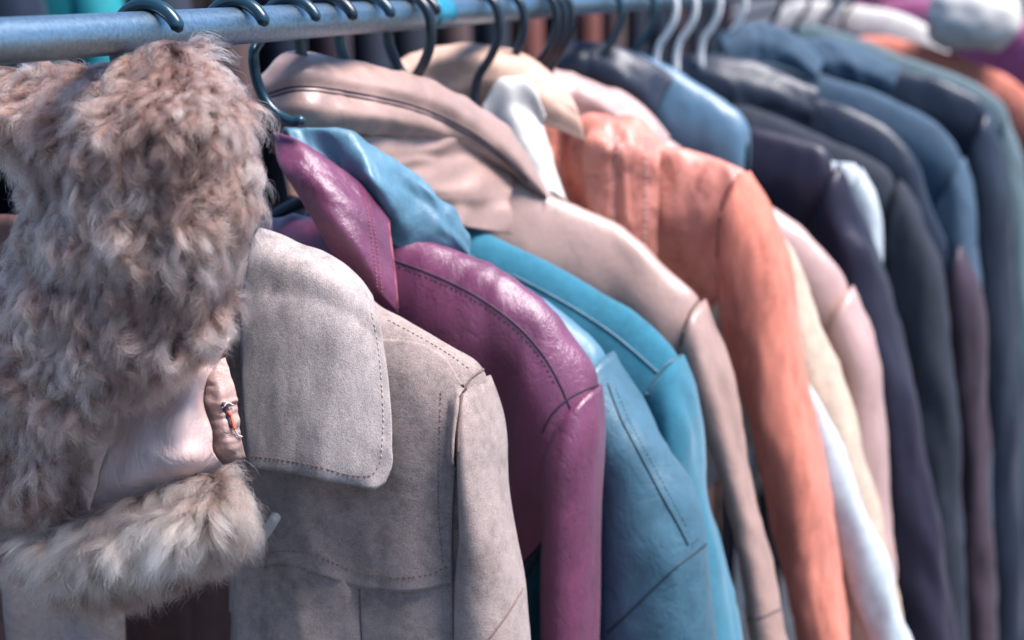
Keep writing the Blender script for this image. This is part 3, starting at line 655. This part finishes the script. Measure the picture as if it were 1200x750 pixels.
# fleece hood: a lumpy ball open below
cc = P(1140, 22, 3.45); u = np.linspace(0, 2*np.pi, 40, endpoint=False); v = np.linspace(.02, np.pi*.8, 24)
U, V = np.meshgrid(u, v); dirv = np.stack([np.cos(U)*np.sin(V), np.sin(U)*np.sin(V), np.cos(V)], -1)
hg = cc+dirv*np.array([.105, .11, .085])*(1+.12*noise(dirv*2.3+4))[..., None]
mesh('hood', hg, gridfaces(24, 40, closed=True), M['ivory'], fc)
hanger(4.2, 'dark plastic hanger over the plum pink jacket', side=-1, mat='hookdk')
far_coat('cotton_jacket', 'plum pink jacket at the far end behind the white fleece hood', 'jacket', 4.3,
  [(1085, -2), (1110, 2), (1150, 8), (1200, 22), (1240, 60)], [(1215, 160, 1250, 70), (1230, 300, 1270, 200), (1240, 500, 1280, 480)], 'magenta', seed=20, mx=.3)
hanger(3.7, 'dark plastic hanger over the far white jacket', side=-1, mat='hookdk')
far_coat('cotton_jacket', 'far white jacket beyond the grey green coat', 'jacket', 3.75,
  [(960, 0), (1000, 6), (1050, 14), (1085, 30), (1110, 55)], [(1100, 140, 1128, 66), (1110, 240, 1140, 180), (1118, 400, 1150, 380)], 'ivory', seed=21, mx=.3)
hanger(4.4, 'dark plastic hanger over the farthest navy coat', side=-1, mat='hookdk')
far_coat('cotton_coat', 'farthest navy coat on the steel rail', 'coat', 4.5,
  [(1010, -4), (1050, 4), (1100, 16), (1150, 40), (1180, 70)], [(1160, 150, 1188, 76), (1170, 260, 1200, 200), (1180, 420, 1210, 400)], 'navy', seed=22, mx=.5)

# ================================================================== second rack behind
X2, H2 = -1.25, 1.86
rail(X2, H2, 1.2, 7.6, 'grey steel rail of the second rack behind the coats')
cols = ['navy', 'tealcloth', 'dark', 'choc', 'navy', 'brown', 'dark', 'olive', 'choc', 'dark', 'rust', 'navy', 'rust', 'choc', 'olive', 'navy', 'brown', 'olive', 'dark', 'brown']
nm = dict(dark='dark navy', tealcloth='bright teal', choc='dark brown', navy='glossy navy', brown='purple brown', olive='olive grey', rust='rust red')
yy = 1.66
for k, m in enumerate(cols):
    yy += .20 if k < 8 else .27
    pr = nm[cols[k-1]] if k else 'bare rail'; nx = nm[cols[k+1]] if k+1 < len(cols) else 'bare rail end'
    lab = f'{nm[m]} jacket on the second rack between {pr} and {nx}'
    cz = thing('hanging_jacket', lab, 'jacket', (X2, yy, H2-1.0), 'jackets on the second rack')
    n = 31; x = np.linspace(-.23, .23, n); z = H2-.085-.30*np.abs(x)-.25*np.clip(np.abs(x)-.17, 0, 1)
    s = np.linspace(-1, 1, 41); D = .75*np.abs(s)**1.8; XX = x[:, None]*(1-.12*sm(0, .5, D))[None]
    YYv = yy+np.sign(s)[None]*(.05*np.sqrt(1-np.exp(-D/.05))+.02*D)[None]+.008*np.sin(x*50+k)[:, None]*sm(.05, .3, D)[None]
    gg = np.stack([X2+XX, YYv, z[:, None]-D[None]], -1); mesh('body', gg, gridfaces(n, 41), M[m], cz)
    for sd in (-1, 1):
        zz = np.linspace(0, .55, 14); pth = np.stack([X2+sd*(.205+.045*(1-np.exp(-zz/.06))+.02*zz), np.full(14, yy), H2-.17-zz], 1)
        tube('sleeve', pth, .05*(1-.25*zz/.55), M[m], cz, 14)
    hk = thing('coat_hanger', f'hanger of the {nm[m]} second-rack jacket between {pr} and {nx}', 'hanger', (X2, yy, H2), 'hangers on the second rack')
    q = cr(hookpath(0), 40); q[:, 1] = np.where(q[:, 1] < -.09, -.09, q[:, 1])
    tube('hook', [(X2+a, yy, H2+b_) for a, b_ in q], .003, M['hookdk'], hk, 8)
    tube('arms', [(X2+a, yy, H2-.088-.3*abs(a)) for a in np.linspace(-.19, .19, 15)], .006, M['hookdk'], hk, 8)

# ================================================================== fur collar
build_hanger(np.array([(.0, .83, H-.10), (.04, .83, H-.11), (.09, .83, H-.14)]), .83, 'teal plastic hanger hook above the shaggy fur collar', half=.045)
fu = thing('fur_collar', 'shaggy brown and cream fur collar with pink leather lining hanging under the rail', 'fur collar', (0, .8, H-.5))
m, t, b = newmat('fur_skin'); b.inputs['Base Color'].default_value = (.09, .055, .045, 1); b.inputs['Roughness'].default_value = .9; M['furskin'] = m; M['placket'] = leather('placket_leather', (.36, .225, .19), .2, .5, 600, .15, .4)
mainrows = [[(-40, 80, .80), (60, 80, .80), (130, 78, .80), (165, 62, .795), (205, 48, .79), (238, 60, .795), (262, 88, .81)],
            [(-40, 135, .785), (50, 135, .77), (110, 125, .757), (180, 115, .75), (240, 120, .76), (285, 148, .79)],
            [(30, 210, .79), (65, 205, .765), (110, 200, .745), (190, 200, .738), (255, 205, .752), (300, 220, .79)],
            [(18, 300, .785), (60, 300, .755), (110, 290, .738), (190, 285, .732), (245, 280, .745), (284, 272, .785)],
            [(-20, 375, .765), (40, 375, .745), (110, 365, .733), (180, 360, .733), (232, 352, .745), (268, 340, .78)],
            [(-40, 440, .75), (30, 440, .738), (90, 440, .73), (150, 436, .733), (203, 428, .745), (246, 408, .775)],
            [(-40, 510, .75), (20, 510, .738), (60, 508, .733), (85, 500, .738), (102, 482, .75), (118, 455, .772)],
            [(-40, 575, .755), (10, 580, .74), (40, 585, .737), (58, 585, .742), (74, 578, .755), (86, 565, .772)],
            [(-40, 605, .765), (10, 610, .748), (40, 612, .745), (65, 612, .748), (82, 605, .758), (94, 592, .772)],
            [(-40, 640, .775), (10, 642, .758), (42, 640, .755), (66, 636, .758), (84, 628, .768), (96, 612, .782)]]
tailrows = [[(-10, 585, .778), (60, 602, .772), (112, 604, .768), (172, 586, .766), (232, 562, .768), (272, 545, .778)],
            [(-5, 610, .765), (60, 622, .752), (115, 622, .745), (175, 607, .742), (238, 583, .748), (278, 564, .77)],
            [(8, 634, .762), (62, 648, .748), (118, 650, .740), (180, 638, .737), (244, 616, .743), (284, 594, .768)],
            [(25, 655, .776), (72, 672, .770), (124, 677, .765), (186, 664, .762), (240, 643, .766), (274, 622, .78)]]
lump = [(.010, (26, 26, 26), 'f'), (.003, (70, 70, 70), 'f')]
mo, mg = patch('fur_backing', mainrows, M['furskin'], fu, 80, 110, .006, lump)
to, tgr = patch('fur_backing', tailrows, M['furskin'], fu, 70, 40, .006, [(.008, (40, 40, 40), 'f')])
pl, plg = patch('lining', [[(125, 430, .80), (185, 420, .80), (235, 405, .81), (275, 385, .82)], [(142, 485, .775), (190, 478, .764), (225, 468, .770), (240, 462, .785)], [(125, 535, .766), (180, 525, .752), (225, 510, .758), (248, 505, .776)], [(112, 575, .766), (175, 562, .752), (228, 540, .756), (252, 530, .774)], [(100, 612, .788), (175, 598, .785), (240, 572, .785), (268, 556, .79)]],
      M['skin'], fu, 60, 60, .004, [(.004, (34, 34, 24), 'f')])
pa = Acc()
patch('placket', [[(226, 435, .805), (242, 428, .80), (264, 420, .81)], [(232, 455, .79), (252, 448, .788), (272, 442, .80)], [(240, 490, .785), (260, 485, .782), (280, 482, .795)], [(248, 525, .782), (266, 522, .78), (285, 520, .793)], [(254, 550, .79), (272, 546, .79), (288, 542, .80)]], M['placket'], fu, 40, 80, .005, [(.003, (40, 40, 150), 'f'), (.002, (60, 60, 60), 'f')], pa)
bp = pa.bvh()
seam('tear', bp, [(262, 474), (267, 486), (271, 499)], M['seam'], fu, .0022, 0, 12)
seam('torn_thread', bp, [(266, 484), (270, 492), (272, 502)], M['orange'], fu, .0010, .0022, 12)
seam('torn_edge', bp, [(260, 476), (266, 472), (272, 473)], M['ivory'], fu, .0006, .0015, 12)
seam('torn_edge', bp, [(273, 503), (276, 509), (282, 512)], M['ivory'], fu, .0006, .0015, 12)

def make_fur(name, g, nh, nlock, length, flowfn, seed, parent, curl=1.0, swirl=1.0, clump=.72, dark_end=0.0):
    rg = np.random.default_rng(seed); nv, nu = g.shape[:2]
    n = gnormals(g)
    # area weights
    e1 = g[1:, :-1]-g[:-1, :-1]; e2 = g[:-1, 1:]-g[:-1, :-1]; ar = np.linalg.norm(np.cross(e1, e2), axis=-1).ravel(); ar /= ar.sum()
    def sample(k):
        c = rg.choice(len(ar), k, p=ar); j = c//(nu-1); i = c % (nu-1); a = rg.random(k)[:, None]; b_ = rg.random(k)[:, None]
        def bl(q): return q[j, i]*(1-a)*(1-b_)+q[j, i+1]*a*(1-b_)+q[j+1, i]*(1-a)*b_+q[j+1, i+1]*a*b_
        uv = np.stack([(i+a[:, 0])/(nu-1), (j+b_[:, 0])/(nv-1)], 1)
        p_ = bl(g); q = bl(n); q /= np.linalg.norm(q, axis=1)[:, None]; return p_, q, uv
    lp, ln, luv = sample(nlock)
    kd = KDTree(nlock)
    for i, q in enumerate(lp): kd.insert(q, i)
    kd.balance()
    hp, hn, huv = sample(nh)
    own = np.array([kd.find(q + rg.normal(size=3)*.0012)[1] for q in hp])
    K = 9; tt = np.linspace(0, 1, K)
    # lock guides
    fl = flowfn(lp, luv); fl = fl-(fl*ln).sum(1)[:, None]*ln; fl /= np.linalg.norm(fl, axis=1)[:, None]+1e-9
    sw = swirl*(noise(lp*22+seed)*1.9+noise(lp*60+seed)*1.3+rg.normal(size=nlock)*.35); side = np.cross(ln, fl)
    d0 = fl*np.cos(sw)[:, None]+side*np.sin(sw)[:, None]; sd = np.cross(ln, d0)
    Lk = length*(.72+.55*rg.random(nlock))*(1+.5*noise(lp*30+9))
    ph = rg.random(nlock)*6.28; lift = .34+.22*rg.random(nlock)+.35*noise(lp*45+3)
    s = tt[None, :, None]; om = rg.uniform(3.0, 6.5, nlock)*np.sign(rg.normal(size=nlock))*curl
    an = ph[:, None]+om[:, None]*tt[None]; env = np.minimum(1, tt*1.6)[None]
    rc = curl*.0030*(.6+.8*rg.random(nlock))[:, None]
    rise = (lift[:, None]*(tt[None]-.55*tt[None]**2))
    G = Lk[:, None, None]*(d0[:, None]*(.75*s+.12*s**2) + ln[:, None]*rise[..., None])
    G = G + sd[:, None]*(rc*env*(np.cos(an)-np.cos(ph)[:, None]))[..., None] + (ln*.7+d0*.5)[:, None]*(rc*env*(np.sin(an)-np.sin(ph)[:, None]))[..., None]
    # gravity
    G = G + np.array([0, 0, -1.])*(Lk[:, None, None]*.22*s**2)
    cl = clump*np.array([0, .12, .32, .54, .72, .84, .92, .97, 1.0])[None, :, None]*(.80+.25*rg.random(nh))[:, None, None]
    off = hp-lp[own]; ownG = G[own]
    Lh = (.75+.35*rg.random(nh))[:, None, None]
    rnd = rg.normal(size=(nh, 3)); rnd -= (rnd*hn).sum(1)[:, None]*hn*.5
    path = hp[:, None]+ownG*Lh+rnd[:, None]*(length*.09)*s - off[:, None]*cl
    wv = rg.random((nh, 3))*6.28; am = length*.040*(1+1.4*rg.random(nh))[:, None, None]
    path = path+am*s*np.sin(wv[:, None]+s*rg.uniform(5, 12, nh)[:, None, None])
    stray = rg.random(nh) < .05
    path[stray] = path[stray]+(rg.normal(size=(stray.sum(), 1, 3))*length*.22)*s**1.3
    hc = bpy.data.hair_curves.new(name); hc.add_curves([K]*nh)
    base = np.array(parent.location)
    hc.attributes['position'].data.foreach_set('vector', (path-base).astype(np.float32).ravel())
    rad = np.tile(np.array([1, 1, .95, .9, .85, .75, .65, .5, .25]), nh)*.000065*np.repeat(.75+.6*rg.random(nh), K)
    ra = hc.attributes.get('radius') or hc.attributes.new('radius', 'FLOAT', 'POINT'); ra.data.foreach_set('value', rad.astype(np.float32))
    tone = .45+1.3*noise(lp*24+17)+.38*noise(lp*75+5)+rg.normal(size=nlock)*.10-dark_end*sm(.45, 1.0, luv[:, 1])*1.1
    tone = np.clip(tone[own]+rg.normal(size=nh)*.10, 0, 1)
    ta = hc.attributes.new('tone', 'FLOAT', 'CURVE'); ta.data.foreach_set('value', tone.astype(np.float32))
    dp = np.clip(np.tile(tt, nh)*1.0, 0, 1); da = hc.attributes.new('along', 'FLOAT', 'POINT'); da.data.foreach_set('value', dp.astype(np.float32))
    o = bpy.data.objects.new(name, hc); COL.objects.link(o); o.parent = parent; o['kind'] = 'stuff'
    return o
def furmat(name, dark, mid, pale, tipstart=.35):
    m = bpy.data.materials.new(name); m.use_nodes = True; t = m.node_tree; t.nodes.clear()
    out = t.nodes.new('ShaderNodeOutputMaterial'); hb = t.nodes.new('ShaderNodeBsdfHairPrincipled'); hb.parametrization = 'COLOR'
    a1 = t.nodes.new('ShaderNodeAttribute'); a1.attribute_name = 'tone'; a2 = t.nodes.new('ShaderNodeAttribute'); a2.attribute_name = 'along'
    c1 = ramp(t, a2.outputs['Fac'], [(.05, dark), (tipstart, mid), (.9, pale)])
    c2 = ramp(t, a2.outputs['Fac'], [(.10, dark), (.55, mul(mid, .62)), (1, mid)])
    mx = nd(t, 'ShaderNodeMix', _data_type='RGBA'); t.links.new(a1.outputs['Fac'], mx.inputs[0]); t.links.new(c2, mx.inputs[6]); t.links.new(c1, mx.inputs[7])
    t.links.new(mx.outputs[2], hb.inputs['Color']); hb.inputs['Roughness'].default_value = .42; hb.inputs['Radial Roughness'].default_value = .65
    hb.inputs['Random Roughness'].default_value = .3; hb.inputs['Coat'].default_value = 0
    t.links.new(hb.outputs[0], out.inputs[0]); return m
FB = furmat('brown_fur', (.022, .011, .010), (.195, .092, .068), (.57, .40, .33))
FG = furmat('grey_fur', (.03, .02, .02), (.23, .145, .112), (.62, .49, .40))
cen = P(130, 240, .74)
def flow_main(p, uv):
    d = p-cen; out = np.stack([d[:, 0]*5, d[:, 1]*0, d[:, 2]*3.0], 1)
    return out+np.array([-.10, 0, -.75])
def flow_tail(p, uv):
    return np.stack([(uv[:, 0]-.45)*.5, 0*uv[:, 0], np.full(len(uv), -1.2)], 1)
f1 = make_fur('fur', mg, 200000, 4200, .022, flow_main, 5, fu, 1.35); f1.data.materials.append(FB)
f2 = make_fur('fur', tgr, 95000, 1100, .031, flow_tail, 8, fu, 1.3, .45, .74, .7); f2.data.materials.append(FG)
f2['label'] = 'long pale grey fur fringe at the end of the collar'
